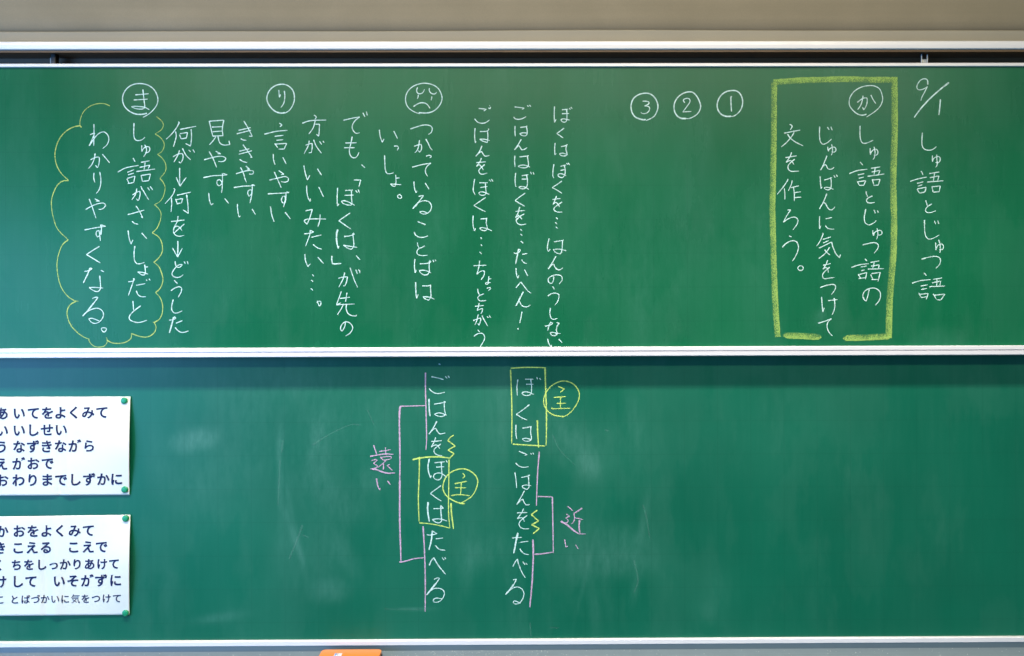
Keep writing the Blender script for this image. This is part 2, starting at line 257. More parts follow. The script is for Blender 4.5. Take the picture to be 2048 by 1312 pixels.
# ---------------------------------------------------------------- depths (y, towards the camera is negative)
YL, YU = 0.0, -0.050           # lower board face, upper (sliding) board face
XL, XR = -2.05, 2.05           # everything runs on past both sides of the picture
def Z(py, y): return P(1024, py, y)[2]
WK = 1.06
STROKES = """
# date white U
@ 1800 140 5.467
304 160 300 110 270 95 225 110 190 160 185 195 205 217 245 212 280 195 300 178;300 178 270 240 240 295 228 338
w3 535 137 460 195 340 300 250 395 190 470 155 520
w2.5 442 320 436 400 425 492
# title white U
@ 1800 140 5.467
245 686 240 760 241 820 262 862 310 877 360 868 398 837
355 935 353 970 355 1003 362 975 385 955 415 945 435 955 440 980 430 1005 410 1015 388 1010;402 925 403 975 408 1020 403 1045 390 1065
230 1105 243 1125 252 1150;110 1218 190 1192 295 1170;187 1240 255 1222;195 1270 245 1255;185 1302 212 1345;190 1300 285 1282 270 1332 215 1345;320 1133 430 1115;378 1130 364 1217;325 1178 425 1158 412 1212;297 1225 475 1211;348 1272 362 1336;350 1276 440 1268 430 1330 362 1336
@ 1800 370 5.467
280 168 290 195 300 228;350 206 315 225 290 248 278 275 290 297 320 302 355 296 390 281
268 380 268 450 272 520 285 565 310 590 340 590 385 572 432 545;377 392 390 428;412 388 425 425
390 630 390 670 393 713 400 680 425 652 455 645 475 665 472 695 455 708 430 705;420 600 432 625 440 670 440 715 435 742
237 811 300 793 370 780 415 785 442 810 440 850 420 885 392 910
262 960 290 992;132 1074 220 1047 335 1033;228 1105 305 1090;230 1143 295 1130;205 1180 235 1235;215 1195 308 1185 288 1250;232 1232 290 1222;360 1032 462 1016;405 1030 400 1105;352 1070 445 1050 435 1105;320 1112 493 1104;362 1190 400 1252;372 1205 490 1193 445 1255 402 1252
# circ_ka white U
@ 1680 150 5.467
250 226 252 245;188 300 245 258 285 250 297 262 295 310 280 350 260 382 246 350;251 240 235 310 215 350 192 378;338 218 360 265 392 313
290 428 250 440 200 430 150 395 110 345 100 300 112 240 160 175 240 130 330 115 390 125 435 155 458 210 466 270 440 340 380 400 290 460
# goal_a white U
@ 1680 150 5.467
220 555 218 620 222 690 240 738 270 748 310 737 363 713
330 800 330 840 332 872 340 845 365 818 395 810 413 830 412 860 395 878 370 875;372 785 382 830 382 870 375 905 360 924
220 952 250 985;105 1077 190 1045 298 1030;195 1092 265 1078;205 1130 262 1115;190 1165 213 1207;195 1168 282 1155 260 1205 210 1207;340 1020 440 1005;385 1018 370 1095;345 1060 437 1043 420 1090;302 1108 485 1082;352 1140 370 1200;355 1148 437 1140 420 1203 365 1208
@ 1680 380 5.467
285 15 290 45 305 75;355 65 325 78 300 92 288 115 300 135 330 142 380 135
282 208 272 260 265 310 275 358 305 380 335 378 370 360 395 335;370 218 390 255;408 225 420 248
358 440 360 475 367 500 372 470 400 450 435 440 458 455 458 478 440 492 412 490;405 417 413 460 412 500 400 540
248 600 320 582 375 575 410 588 420 610 410 645 372 690
273 752 297 778;125 847 210 818 315 805;228 842 290 832;232 883 270 872;198 922 230 968;210 925 292 902 278 975;203 968 285 958;333 792 430 775;375 790 357 862;340 832 430 818 420 857;305 865 480 860;335 925 360 975;345 915 440 900 415 1000;345 980 420 978
320 1085 310 1130 300 1175 285 1215 262 1195 250 1160 260 1120 295 1088 350 1072 400 1080 437 1115 443 1165 425 1215 385 1260
# goal_b white U
@ 1600 220 5.467
215 180 213 240 214 300 225 350 250 375 285 365 315 345 345 317;300 187 320 218;338 182 352 222
303 402 305 430 310 452 317 430 345 412 375 405 393 425 390 450 370 462 345 455;345 375 355 420 355 460 343 494
295 500 275 550 250 610 225 658 250 618 275 595 290 610 300 635 320 648 350 645 373 625
220 727 223 790 230 860 242 838;265 765 305 755 350 738;335 735 342 790 338 850 315 873 285 870 263 855 280 845 320 850 365 868;370 715 385 740;398 708 410 730
293 915 270 975 240 1035 213 1082 240 1035 262 1012 280 1025 300 1065 325 1090 355 1088 382 1058
215 1160 212 1225 213 1300 228 1265;280 1190 350 1175;278 1265 300 1290 335 1302 375 1302
@ 1600 450 5.467
245 87 255 95 230 155 205 200 180 230;250 158 337 130;255 197 315 168;208 252 280 218 345 185 360 240 390 310 430 358 445 322;270 272 300 305 328 328;325 243 275 310 205 370
302 385 285 430 250 483 275 465 300 475 310 520;252 440 335 422;325 460 275 505 250 535 248 570 270 588 320 580 375 573
220 683 280 663 340 650 380 655 390 680 378 715 342 762
237 785 240 860 248 948 265 907;308 827 410 815;372 798 380 850 378 910 365 950 352 982
198 1073 270 1053 343 1022 310 1055 295 1095 305 1150 330 1188 357 1212
# goal_c white U
@ 1535 150 5.467
242 540 265 550 268 570 248 600;183 636 270 618 358 602;285 608 287 635 250 690 200 745 150 786;218 645 250 690 310 735 390 775
263 845 250 885 203 955 235 938 262 940 290 980;197 903 320 883;298 920 250 960 225 995 228 1030 255 1052 300 1053 345 1050
220 1137 225 1145 175 1220 105 1305;183 1240 190 1300 190 1362;270 1152 262 1195 228 1265;255 1232 345 1212;285 1230 293 1300 293 1380;295 1288 365 1276;297 1340 370 1335
@ 1535 380 4.232
170 170 196 167 165 215 133 273 165 250 205 232 240 232 258 255 250 290 215 338
182 388 205 398;125 485 160 450 205 430 245 438 262 475 255 520 235 565 210 603
280 640 260 650 258 670 280 683 300 672 300 650 282 640
# circ_3 white U
@ 1250 170 8.192
290 265 340 265 385 275 397 295 375 320 320 342 365 345 400 365 403 400 385 435 350 462 310 470 275 462 260 443
w2.6 340 565 300 570 240 555 170 525 120 460 100 380 105 300 140 220 210 165 290 138 370 135 430 155 490 210 530 290 540 360 520 440 480 510 420 550 345 582
# circ_2 white U
@ 1250 170 8.192
980 290 958 262 965 235 1000 220 1040 220 1065 245 1060 285 1030 330 990 385 945 440 1085 434
w2.6 1000 548 930 548 870 520 820 455 803 380 808 310 840 235 900 170 980 125 1060 112 1120 125 1180 190 1220 270 1240 350 1222 420 1180 480 1120 520 1050 550 1000 548
# circ_1 white U
@ 1250 170 8.192
w2.6 1750 185 1735 205 1738 320 1745 435
w2.6 1740 512 1670 515 1600 495 1545 445 1515 380 1512 300 1545 210 1600 145 1670 105 1750 90 1820 95 1875 130 1915 200 1928 280 1915 360 1880 430 1830 480 1780 510 1740 516
# ex_a white U
@ 1070 200 5.467
213 70 210 160 212 245 230 210;295 107 362 100;295 150 372 147;345 103 350 160 345 225 325 243 295 235 283 215 310 205 345 212 382 220;375 90 388 104;392 78 408 96
318 307 275 340 238 366 270 388 308 415
220 470 215 530 217 600 233 585;285 510 330 500 357 485;345 490 338 540 350 585 345 605 315 613 280 605 268 588 300 580 340 592 360 600
207 702 198 760 195 830 207 853;278 725 340 710;280 770 325 760;322 720 330 770 325 820 300 850 265 842 248 820 270 805 310 812 340 830;345 690 358 708;362 688 380 712
295 885 240 925 188 957 240 985 295 1020
235 1050 220 1090 198 1140 225 1118 245 1130 270 1170;192 1088 278 1076;295 1115 245 1150 210 1180 210 1205 245 1225 298 1225
232 1285 250 1305
@ 1070 430 5.467
230 28 250 46;222 80 240 98;228 130 246 148
@ 1070 460 5.467
155 93 140 150 135 205 145 235 167 207;208 128 300 115 312 105;300 110 298 180 285 250 260 260 220 240 198 215 250 208 300 215 342 228
230 285 190 355 143 428 180 385 205 372 215 400 240 430 270 435 305 413
200 500 205 540 190 580 165 583 145 560 150 525 190 500 240 490 285 500 297 525 290 560 263 590
193 618 213 650;140 722 180 695 225 690 258 705 262 735 248 780 220 820
170 852 162 900 168 945 185 972 210 977 243 965
110 1052 165 1040 195 1022 180 1010 163 1020 150 1060 138 1102;235 1012 265 1018 240 1055 235 1100 245 1130 220 1155 180 1150 165 1128 190 1118 230 1128 280 1133
137 1187 150 1240 178 1280 182 1255;260 1190 298 1235
# ex_b white U
@ 1000 200 5.467
160 75 265 88 240 103;150 185 165 205 200 212 240 205 285 182;298 60 312 72;320 55 338 72
165 283 163 340 167 397;222 300 290 290 295 280;288 290 298 340 293 380 270 393 235 385 215 368 250 358 300 362
232 430 200 485 157 545 185 515 205 497 222 520 235 545 265 540 297 520
162 608 160 670 165 733;213 622 300 612 315 605;298 610 308 670 310 715 285 740 235 740 198 728 220 715 270 712 328 733
172 797 165 870 170 945 180 945;238 828 310 816;238 865 308 865;290 820 300 880 295 940 265 970 225 968 205 955 235 945 280 955 315 978;333 787 345 812;362 790 372 815
275 1018 215 1060 165 1098 215 1130 272 1162
215 1170 195 1240 168 1285 205 1265 240 1303;170 1218 270 1208;265 1245 215 1275 185 1310
@ 1000 430 5.467
190 30 178 62 190 90 225 107 287 98;195 0 215 15 238 45
222 155 242 173;225 207 245 228;228 285 253 310
w2.6 205 370 190 440 170 535
150 412 175 422 210 405 223 385 210 370;243 430 298 420;237 487 250 510 270 525 292 530
175 580 178 640 193 690 207 660;268 597 305 668
175 797 205 758 228 732 260 775 300 825 340 858
w2.6 255 840 215 915 172 995
172 995 210 940 225 970 245 995 280 1005 310 1000 332 983
242 1055 215 1182
w2.8 195 1238 202 1255
# ex_c white U
@ 920 200 5.467
205 92 288 100 260 120;160 205 190 240 240 255 285 245 322 218;312 85 325 98 338 75;322 60 326 66
165 308 160 390 167 470 175 450;218 345 290 342 315 325 310 312;300 335 305 400 300 465 250 450 215 430 260 428 325 443
240 500 215 560 172 615 205 582 235 560 250 585 275 615 320 606
235 635 215 680 180 725 210 705 235 730 255 765;178 685 283 675;270 705 230 740 205 770 215 800 245 812 298 798
160 862 150 930 145 990 165 1035;212 905 303 905;222 958 300 945;278 908 280 960 285 1015 265 1040 225 1040 205 1020 225 1003 270 1010 320 1033;318 872 338 890;342 865 360 890
280 1065 215 1110 152 1153 215 1190 280 1222
@ 920 430 4.859
128 5 125 80 138 155 152 128;200 38 250 35 265 28;258 30 255 80 265 130 245 153 205 145 190 128 220 122 265 135 310 153
200 217 213 233;203 287 215 300;190 357 210 380
190 443 185 500 163 575 195 550 230 540 238 560 230 595 203 632;130 493 257 488
280 595 275 650 280 660 260 675 245 668 262 655 300 658;280 622 305 617
262 710 290 705 298 715 275 737
172 717 175 750 190 780 210 775 233 765;195 778 172 800 180 825 205 835 255 830
185 855 180 890 165 928 195 915 220 908 218 930 203 960;145 888 232 878
178 965 165 1020 145 1070;128 1025 170 1010 200 1000 200 1030 185 1072 175 1055;213 975 240 1030 270 1080;262 985 277 1000;283 977 298 998
173 1115 190 1138;135 1178 170 1155 215 1150 238 1175 235 1215 195 1282
# face white U
@ 800 150 5.467
w2.2 205 412 290 415 350 402 400 370 440 320 460 260 450 205 420 150 370 112 300 92 235 92 160 115 105 155 72 205 60 265 72 325 105 370 160 405 217 425
192 135 182 165 188 192 210 206 240 200 258 180 268 155;322 143 320 170 335 195 362 208 385 205 402 187;200 215 198 240 190 260;348 235 346 255 340 277
w2.2 148 345 185 320 230 303 275 308 305 330 328 365
# ex_d white U
@ 800 150 5.467
113 590 180 568 250 548 310 548 345 565 353 595 340 630 310 650
213 712 205 770 190 820 163 850;155 780 195 765 230 757 237 785 232 820 215 845 200 825;283 700 310 750 330 795 355 822
285 888 315 878 338 882 342 895 325 908
133 1008 230 982 338 962 295 1000 278 1040 282 1075 303 1108
152 1165 155 1220 165 1265 178 1288 185 1265;275 1180 318 1250
@ 800 370 5.467
203 125 225 120 258 112 225 160 185 205 140 260 190 200 235 177 285 172 325 190 345 230 335 275 305 305 270 318 235 312 215 293 240 288 265 292 295 303
w3.0 190 205 140 258
193 400 235 418 278 430 265 438;157 512 165 540 195 565 235 573 275 568 307 555
192 630 192 655 207 685;270 665 235 685 205 695 185 725 190 755 230 772 303 768
163 810 157 880 165 960 178 930;215 862 290 858 335 845 335 830 320 830 320 845;320 848 318 900 322 940 305 975 270 985 230 965 210 935 250 932 295 940 340 962;358 820 372 843;382 818 395 832
w2.4 172 1062 172 1140 180 1238
180 1238 200 1195;243 1103 300 1103 340 1092;333 1092 335 1150 338 1220 315 1260 275 1245 250 1222 290 1222 335 1230 375 1250
# ex_d2 white U
@ 660 210 5.467
540 270 548 340 570 408 592 370;698 285 738 367
700 450 735 448 750 465 735 497
597 550 600 640 605 710 620 745 650 753 697 740
718 765 722 840 712 890 690 888 660 865 700 865 780 873;720 800 760 797
770 978 745 985 738 1000 750 1018 775 1022 785 1000 765 980
# ex_e white U
@ 660 210 5.467
147 167 240 145 325 130 275 170 245 220 245 260 265 295 290 310 325 303;360 85 382 130;398 72 408 115
243 345 228 420 212 490 220 545 245 575 275 577 300 555 317 517;168 415 290 413;155 467 270 467
345 652 383 687
262 820 336 820 315 897
83 905 78 1010 80 1105 98 1080;165 935 250 930;160 988 260 985;235 940 235 1010 240 1075 225 1095 180 1090 140 1075 125 1055 150 1045 200 1060 270 1097;280 935 300 958;308 925 322 958
220 1180 155 1225 98 1265 130 1290 170 1312
@ 650 440 5.467
150 5 210 50 283 98
w3.2 138 105 127 160 128 230 143 310
143 312 153 283;208 180 260 175 320 160 315 143 303 150;303 150 312 220 315 285 290 320 255 312 200 275 260 285 353 300
340 388 383 435
w2.5 76 392 74 430 80 475 110 480 180 475
215 575 195 650 150 735;145 638 190 625 245 620 235 680 215 723 200 718;275 522 300 600 330 680 358 738;338 545 355 590;365 543 380 562 380 582
180 780 150 860 125 927 175 905;165 858 272 845;240 795 225 895;125 927 325 918;205 915 175 975 135 1035;235 925 232 970 250 1020 290 1045 340 1050 345 1035
222 1120 218 1160 190 1215 172 1200 172 1170 190 1135 225 1112 270 1125 300 1165 300 1195 275 1235 225 1268
# ex_f white U
@ 590 220 5.467
208 55 235 75 218 105;80 145 150 120 230 112 343 110;222 110 205 180 180 225 150 263;222 155 268 155 265 220 260 288 235 265
155 335 145 390 100 478;115 385 160 370 187 365 188 410 180 465 150 468;203 325 235 400 290 473;268 342 292 378;305 338 318 358
97 607 110 680 135 765 162 713;245 642 290 712
127 828 130 900 143 960 165 1000 168 970;260 842 312 950
115 1103 190 1085 165 1170 132 1250 98 1215 125 1195 220 1190 340 1192;275 1142 270 1210 250 1278
@ 590 430 5.467
165 165 165 200 150 250 115 340;100 205 160 200 205 187 165 165;180 243 287 218;197 322 240 355 292 375
107 428 115 500 140 565 168 532;248 460 312 530
188 650 208 670;178 710 198 730;173 803 197 825
240 943 280 943 285 970 268 998 240 945
# circ_ri white U
@ 520 160 4.524
w2.4 225 295 190 300 140 285 95 245 65 190 65 140 90 90 140 50 205 38 260 55 300 100 312 165 298 225 265 275 225 300
170 90 175 157 187 130;220 98 225 150 215 210 188 250
# ex_g white U
@ 520 160 4.524
175 390 200 405 180 425;40 490 145 465 250 455;133 510 212 500;150 545 210 540;133 575 160 612;140 580 242 573 218 625 168 625
120 670 122 720 137 767;207 700 237 760
85 905 170 885 230 873 258 890 255 915 225 925 190 918;130 833 155 890 192 975;170 820 217 852 190 858
70 1030 170 1025 262 1020 240 1010;235 1015 235 1060 230 1110 205 1112 193 1085 205 1055 225 1050 230 1080 212 1150
95 1145 105 1215 128 1285;228 1197 275 1257
# ex_h white U
@ 400 220 5.704
440 232 578 200;420 272 583 230;500 125 545 200 597 300 560 298;465 327 495 343 530 345
450 470 563 442;443 505 592 465;490 395 545 470 595 543 575 535;453 563 490 588 537 600
410 728 500 700 565 690 605 695 612 715 595 732 560 730;462 655 495 720 512 780 530 825;523 638 568 678 535 672
385 885 480 870 560 865 625 862 592 850;592 850 597 900 585 960 560 985 545 955 550 920 575 910 595 930 570 1062
427 1073 430 1140 445 1222 462 1210;593 1128 632 1192
# ex_i white U
@ 400 220 5.704
105 125 145 297;108 128 272 115 255 210 262 297;135 195 250 190;143 248 255 240;145 298 262 293;180 305 150 350 107 398;205 300 215 350 235 385 275 400 340 395 330 350
47 568 120 548 200 530 260 530 295 548 285 575 250 590 210 585;105 475 150 555 190 655;180 470 237 500 200 497
38 772 150 750 250 745 310 740 262 722;255 722 257 780 250 840 215 868 193 840 195 805 220 795 245 815 255 870 245 945
100 948 108 1030 130 1085 150 1065;283 1010 327 1065
# ex_j white U
@ 320 230 5.467
200 75 212 80 180 140 130 205 68 265;170 180 178 230 165 285 147 347;220 157 395 123;340 155 345 240 335 340 280 312;213 215 232 262;218 205 300 190 290 250 232 262
213 385 195 440 152 515;142 458 190 430 240 420 252 440 250 480 228 525 205 513;245 365 285 440 335 490;313 382 335 402;360 378 380 412
215 578 215 680 218 775;178 682 218 778 287 683
150 803 165 812 135 880 55 970;125 905 128 980 120 1060;185 878 338 843;290 870 303 960 310 1075 250 1037;170 918 190 975;178 925 247 912 235 960 185 970
197 1105 190 1160 152 1232 180 1215 210 1225 240 1263;122 1165 270 1148;265 1192 210 1240 155 1290
# ex_j white U
@ 320 430 5.467
155 130 148 185 165 215 205 233 263 223
w2.5 195 285 195 380 192 455
137 360 192 460 245 362
165 505 172 550 190 572 220 568 245 545 225 540 190 555 150 600 130 640 145 670 185 683 225 675 253 653;262 508 278 535;298 505 308 540
155 715 193 750;120 828 160 800 210 783 238 800 232 840 198 900
145 925 130 985 128 1035 150 1068 185 1072 243 1048
w3 150 1115 128 1200 102 1290
100 1150 145 1145 175 1128 155 1110;175 1183 245 1155;165 1230 200 1268 245 1285 312 1268
# circ_ma white U
@ 230 150 5.467
w2.2 350 418 290 430 220 425 150 390 100 335 82 260 100 190 150 130 220 98 300 95 375 118 435 170 468 250 460 320 420 380 365 430 305 463
305 158 318 280 325 350 300 372 230 368 180 348 215 342 320 352 375 380;222 217 368 205;205 273 357 264
# ex_k white U
@ 230 150 5.467
208 525 205 600 207 670 225 710 265 717 300 705 327 680
293 770 292 800 293 838 303 815 335 785 372 785 382 810 370 840 345 850 330 845;325 762 345 810 340 850 312 895
198 907 220 950;30 1062 120 1015 258 988;135 1065 208 1035;143 1092 208 1072;130 1135 155 1188;135 1130 218 1105 205 1175 140 1188;285 955 377 938;330 955 318 1035;270 1010 382 985 362 1025;232 1056 438 1028;285 1095 300 1163;290 1098 388 1082 370 1155 300 1163
@ 230 380 4.686
205 0 190 45 157 92;165 48 200 22 232 12 235 40 228 80 218 100 200 82;262 0 290 50 317 92
198 150 230 200 260 260 245 250;118 232 275 188;160 293 182 312 217 320
123 380 132 450 150 508 168 467;250 402 298 457
185 525 178 600 183 660 205 690 240 690 275 678
277 700 285 760 280 793 255 797 213 770 250 770 310 788;280 722 310 720
180 828 160 890 125 990;125 860 165 855 185 840 170 828;198 893 283 878;200 945 215 980 245 1000 290 1000;293 838 300 852;320 832 330 848
168 1040 175 1130;242 1085 200 1115 155 1155 132 1190 145 1220 195 1240 245 1238 300 1220
@ 230 150 5.467
283 1215 300 1260;240 1240 230 1275;357 1230 378 1262;385 1218 413 1257
# ex_l white U
@ 150 230 5.467
207 100 208 200 205 340;165 215 215 195 190 260 155 338 190 285 240 220 290 187 330 190 362 225 370 270 350 325 303 367
220 420 210 480 185 540 148 585;170 490 225 462 262 460 268 490 258 550 245 577 225 550;300 428 378 522
208 632 205 690 218 738;270 622 282 690 280 760 262 820 232 858
115 1035 190 992 270 965 320 965 335 990 315 1015 285 1032 258 1030;155 918 190 1010 230 1130;215 915 268 942 230 940
103 1257 230 1232 335 1218 285 1200;280 1200 290 1250 285 1312
@ 150 460 5.467
285 0 275 50 248 78 230 50 238 15 262 5 270 50 278 120
w2.3 267 178 125 267 277 360
w2.6 187 425 165 415 135 490 90 580
103 452 150 445 187 425;283 440 317 458;270 500 278 580 275 650 240 675 195 658 155 630 210 627 308 635
190 750 222 735 252 735 205 800 140 880 82 942;82 942 130 895 190 865 245 855 290 875 313 920 300 965 265 1005 215 1022 175 1005 150 972 185 965 225 978 265 995
w3.2 205 800 140 880
285 1078 310 1068 345 1075 342 1095 322 1118 300 1105 285 1078
# cloud soft U
@ 90 190 5.046
w1.45 655 110 600 88 530 88 460 110 400 155 368 210 352 270 355 310 368 328;368 328 355 310 290 322 220 360 160 420 120 500 100 600 115 700 160 785 238 863;238 863 180 868 130 905 90 975 65 1070 72 1180 90 1260
w1.45 1125 218 1175 260 1195 300 1175 350 1112 393 1165 430 1200 480 1200 530 1175 575 1135 598 1185 640 1218 700 1215 770 1160 842 1195 885 1212 940 1195 1020 1160 1075 1105 1107 1150 1150 1172 1200 1165 1262
@ 90 440 5.046
w1.45 90 0 115 70 160 130 235 200;235 200 180 245 145 320 122 430 130 560 165 680 225 765 290 810 338 820;315 820 260 850 225 910 228 980 260 1060 320 1130 390 1180 450 1203
w1.45 440 1205 460 1245 500 1275 550 1282 600 1270 628 1230 622 1185;628 1215 680 1240 750 1245 820 1230 870 1190 870 1145 940 1170 1010 1182 1070 1165 1110 1125 1120 1075 1100 1035 1088 1030;1100 1035 1155 1000 1185 930 1185 850 1160 780 1115 733 1165 685 1190 610 1175 530 1145 465 1098 428 1150 380 1185 310 1175 220 1140 165 1082 130 1135 75 1165 0
# rect_a yellow L
@ 1000 720 5.467
w2.4 117 90 300 80 503 85
w2.4 115 105 125 350 130 600 128 915
w2.8 492 85 500 350 508 600 505 935
w2.4 140 920 300 930 495 940
w3 408 658 412 800 423 960
# circ_shu_a yellow L
@ 1000 720 5.467
w2.2 698 620 600 605 535 570 485 500 478 430 500 360 560 285 640 240 710 230 790 255 845 310 868 380 850 460 800 540 750 590 695 620
w2.4 635 290 705 315 660 353
w2.4 588 410 722 400;620 475 722 473;662 405 660 525;565 522 580 532 770 528
# ex_m white L
@ 1000 720 5.467
195 213 185 300 190 390;275 210 365 210;285 265 365 265;335 210 345 290 340 365 310 388 265 385 237 365 265 348 310 352 370 375;403 188 410 212;432 198 447 218
322 487 250 545 178 593 235 630 298 657
w2.3 175 707 173 790 182 862
245 745 310 735 345 725;338 725 335 800 345 860 315 888 270 885 243 865 280 855 345 870
@ 1000 890 5.467
208 68 297 105 270 112;172 197 205 230 260 245 313 235;335 87 345 105;358 85 370 103
163 300 175 380 182 472;233 355 300 342 328 330 308 330;310 345 315 420 318 460 295 488 255 470 240 450 280 437 340 445
268 500 225 580 183 650 220 610 248 590 260 620 285 655 325 650
258 695 235 745 188 805 220 795 250 800 268 838;185 742 297 738;298 770 250 805 210 850 215 890 255 915 315 915
@ 1000 1050 7.289
w3.5 262 115 235 230 200 415
175 188 320 180;w2 275 257 280 257;300 252 412 237;290 345 315 385 360 420 420 433
188 605 215 550 253 495 275 580 320 690 370 770;333 535 365 580;375 552 398 578
190 800 240 787 210 850 150 935 80 1015;80 1015 130 960 190 920 250 902 310 925 345 975 345 1040 310 1110 270 1145 215 1150 190 1125 210 1103 245 1115 295 1143
w3.5 200 865 150 935 85 1010
# line_a pink L
@ 1000 890 5.467
w2.6 430 73 415 250 405 450 398 665
w2.2 415 562 572 567
w2.6 572 567 578 850 583 1182
w2.6 375 1195 470 1188 583 1170
@ 1000 1050 7.289
w3.2 480 212 485 420 470 800 435 1200
# chikai pink L
@ 1000 890 5.467
738 668 795 717
w2.8 900 690 808 748
808 748 815 800 805 840 778 865;815 795 905 815
w3.2 870 820 865 900 875 965
727 757 762 778 718 798 745 822 740 845 700 850 660 835
w3.6 665 835 730 870 800 930 860 970
865 972 937 972;708 1033 720 1115 745 1105;828 1092 855 1138
# zigzag_a yellow L
@ 1000 890 5.467
w2.6 408 712 342 760 422 832 345 872 430 912 360 972
# ex_n white L
@ 780 720 5.467
w2.3 532 42 552 50
453 182 530 198 585 213 560 210;428 312 460 345 520 368 600 352;605 180 625 200;635 172 650 195
w3 427 425 428 520 438 617
483 483 560 470 610 462 592 450;592 450 595 540 605 590 580 615 530 615 485 595 530 577 570 585 618 603
w2.4 513 668 475 740 425 812;425 812 465 765 500 745 515 775 545 808 605 797
500 847 480 900 450 950 490 930 520 935 543 970;450 892 565 882;w2 555 918 505 955 480 985 490 1020 530 1042 570 1047
@ 780 890 6.905
w2.6 543 190 525 290 535 380 560 455 568 420
612 245 755 232;638 305 750 300;708 240 712 330 718 420 690 475 640 480 600 450 608 410 650 388 710 390 775 440;775 210 793 243
705 560 630 615 557 668 630 725 707 772
w3.4 527 788 520 900 543 1060
600 880 738 877 700 830;w2.6 700 840 705 950 715 1040;715 1040 690 1072 640 1070 582 1030 640 1020 700 1022 790 1050
@ 780 1040 6.905
w3 585 150 570 280 537 415
508 200 560 210 648 190 585 150;632 260 733 248;628 352 660 390 700 413 763 415
w2.4 543 628 565 570 603 520 670 630 768 750
720 517 745 555;755 520 773 540
610 822 650 800 685 802 640 870 570 960 505 1035;505 1035 560 975 620 945 690 945 735 970 752 1010 735 1070 690 1120 640 1138 600 1130 598 1105 630 1080 717 1087
w3.5 635 875 570 955 510 1030
# line_b pink L
@ 780 720 5.467
w2.6 388 137 388 320 395 600 400 850 393 985
w2.2 120 505 250 502 388 498
w3.2 125 505 108 530 103 700 108 1000 108 1312
@ 780 960 5.467
w3.4 108 0 106 300 108 500 120 890
@ 780 1040 6.905
w2.6 130 580 200 572 330 535 468 520
w2.8 457 85 475 400 485 700 487 1000 485 1265
# tooi pink L
@ 720 880 10.933
w2.6 297 110 368 320
420 248 560 230 670 208;555 165 565 300
w2.6 222 358 370 330 560 305 735 315
445 365 490 425 520 440 600 430 670 410 690 385 670 363 600 360 470 378
250 450 340 425 378 432 350 470 295 505 330 535 378 555 375 590 320 620 225 635
w3.4 270 635 360 645 480 695 600 725 690 725
690 725 770 720;560 455 480 530 385 605;w2.4 515 510 512 650;w2 650 530 592 558 710 665
w2.4 360 838 378 950 395 1020 430 1092 445 1045;w2.6 600 893 665 978
# zigzag_b yellow L
@ 780 720 5.467
w2.4 697 822 660 845 632 880 713 940 632 985 700 1023 652 1075
# rect_b yellow L
@ 780 890 6.905
w3 310 203 410 180 550 165 700 165 828 182
w2.4 407 165 403 400 392 750 402 1060
w2.2 403 1075 520 1085 680 1110 828 1148
w2.2 815 200 812 500 808 800 812 1000 828 1145
w3.2 843 800 850 950 877 1160
# circ_shu_b yellow L
@ 780 890 6.905
w2.4 1030 812 960 800 860 760 780 700 735 620 735 540 770 450 830 385 920 340 1010 328 1100 355 1180 420 1212 500 1195 590 1150 680 1090 740 985 797
w2.2 1003 388 1035 425 1005 463
w2.4 893 535 1060 500;898 590 1055 590;985 520 975 680;845 698 960 685 1100 700
"""
# ---------------------------------------------------------------- wall and trim
# plaster with a soft swell that rolls back just above the strip
vs = []; fs = []; zb_ = Z(61, 0.0); NX = 80
prof = [(-1.9, .030), (zb_ - .004, .030), (zb_, .026), (zb_ + .006, .018), (zb_ + .016, .011), (zb_ + .030, .006), (zb_ + .046, .0035), (zb_ + .065, .003), (zb_ + .085, .0015), (zb_ + .12, 0.0), (1.9, 0.0)]
for i in range(NX + 1):
    x = -3.2 + 6.4 * i / NX
    for k, (z, y) in enumerate(prof):
        vs.append((x, y + .0012 * mnoise.noise(Vector((x * 1.3, z * 14, 2))) * (k > 2), z))
for i in range(NX):
    for k in range(len(prof) - 1):
        a = i * len(prof) + k; fs.append((a, a + len(prof), a + len(prof) + 1, a + 1))
wall = mesh('wall', vs, fs, M_WALL, smooth=True)
wall['kind'] = 'structure'
zt = Z(62, 0.0)
def wavy(x): return 0.0016 * math.sin(x * 2.1 + 0.6) + 0.0009 * math.sin(x * 5.3)
tb = thing('wall_trim', 'pale beige painted strip running along the wall just above the white top rail', 'trim', (0, 0.0, zt))
n = 60; vs = []; fs = []
zlow = Z(90, 0.0)
for i in range(n + 1):
    x = XL + (XR - XL) * i / n; dz = wavy(x)
    vs += [(x, 0.0305, zt + dz + .002), (x, 0.003, zt + dz + .002), (x, 0.0, zt + dz - 0.001), (x, 0.0, zlow), (x, 0.029, zlow)]
for i in range(n):
    for j in range(5):
        a = i * 5 + j; b = i * 5 + (j + 1) % 5
        fs.append((a, a + 5, b + 5, b))
o = mesh('strip', vs, fs, M_TRIM); bm_fix(o); attach(o, tb)

# ---------------------------------------------------------------- fixed frame: top rail with dark track, bottom edge, tray
fr = thing('sliding_track', 'wide white metal rail along the top with a dark sliding track under it', 'board track', (0, 0, 0))
yt = -0.078
za, zb = Z(81.5, yt), Z(98.2, yt)
profile('top_rail', [(yt + .004, za), (yt, za - .003), (yt - .001, (za + zb) / 2), (yt, zb + .002), (yt + .003, zb), (0.0, zb), (0.0, za + .001)], XL, XR, M_ALU, fr)
ztop = zb - 0.0005
profile('track', [(yt + .006, ztop), (yt + .006, ztop - .006), (yt + .012, ztop - .006), (yt + .012, ztop - .0015), (-.006, ztop - .0015), (-.006, ztop - .10), (.002, ztop - .10), (.002, ztop)], XL, XR, M_DARK, fr)

zu1 = Z(126.0, YU - .008)
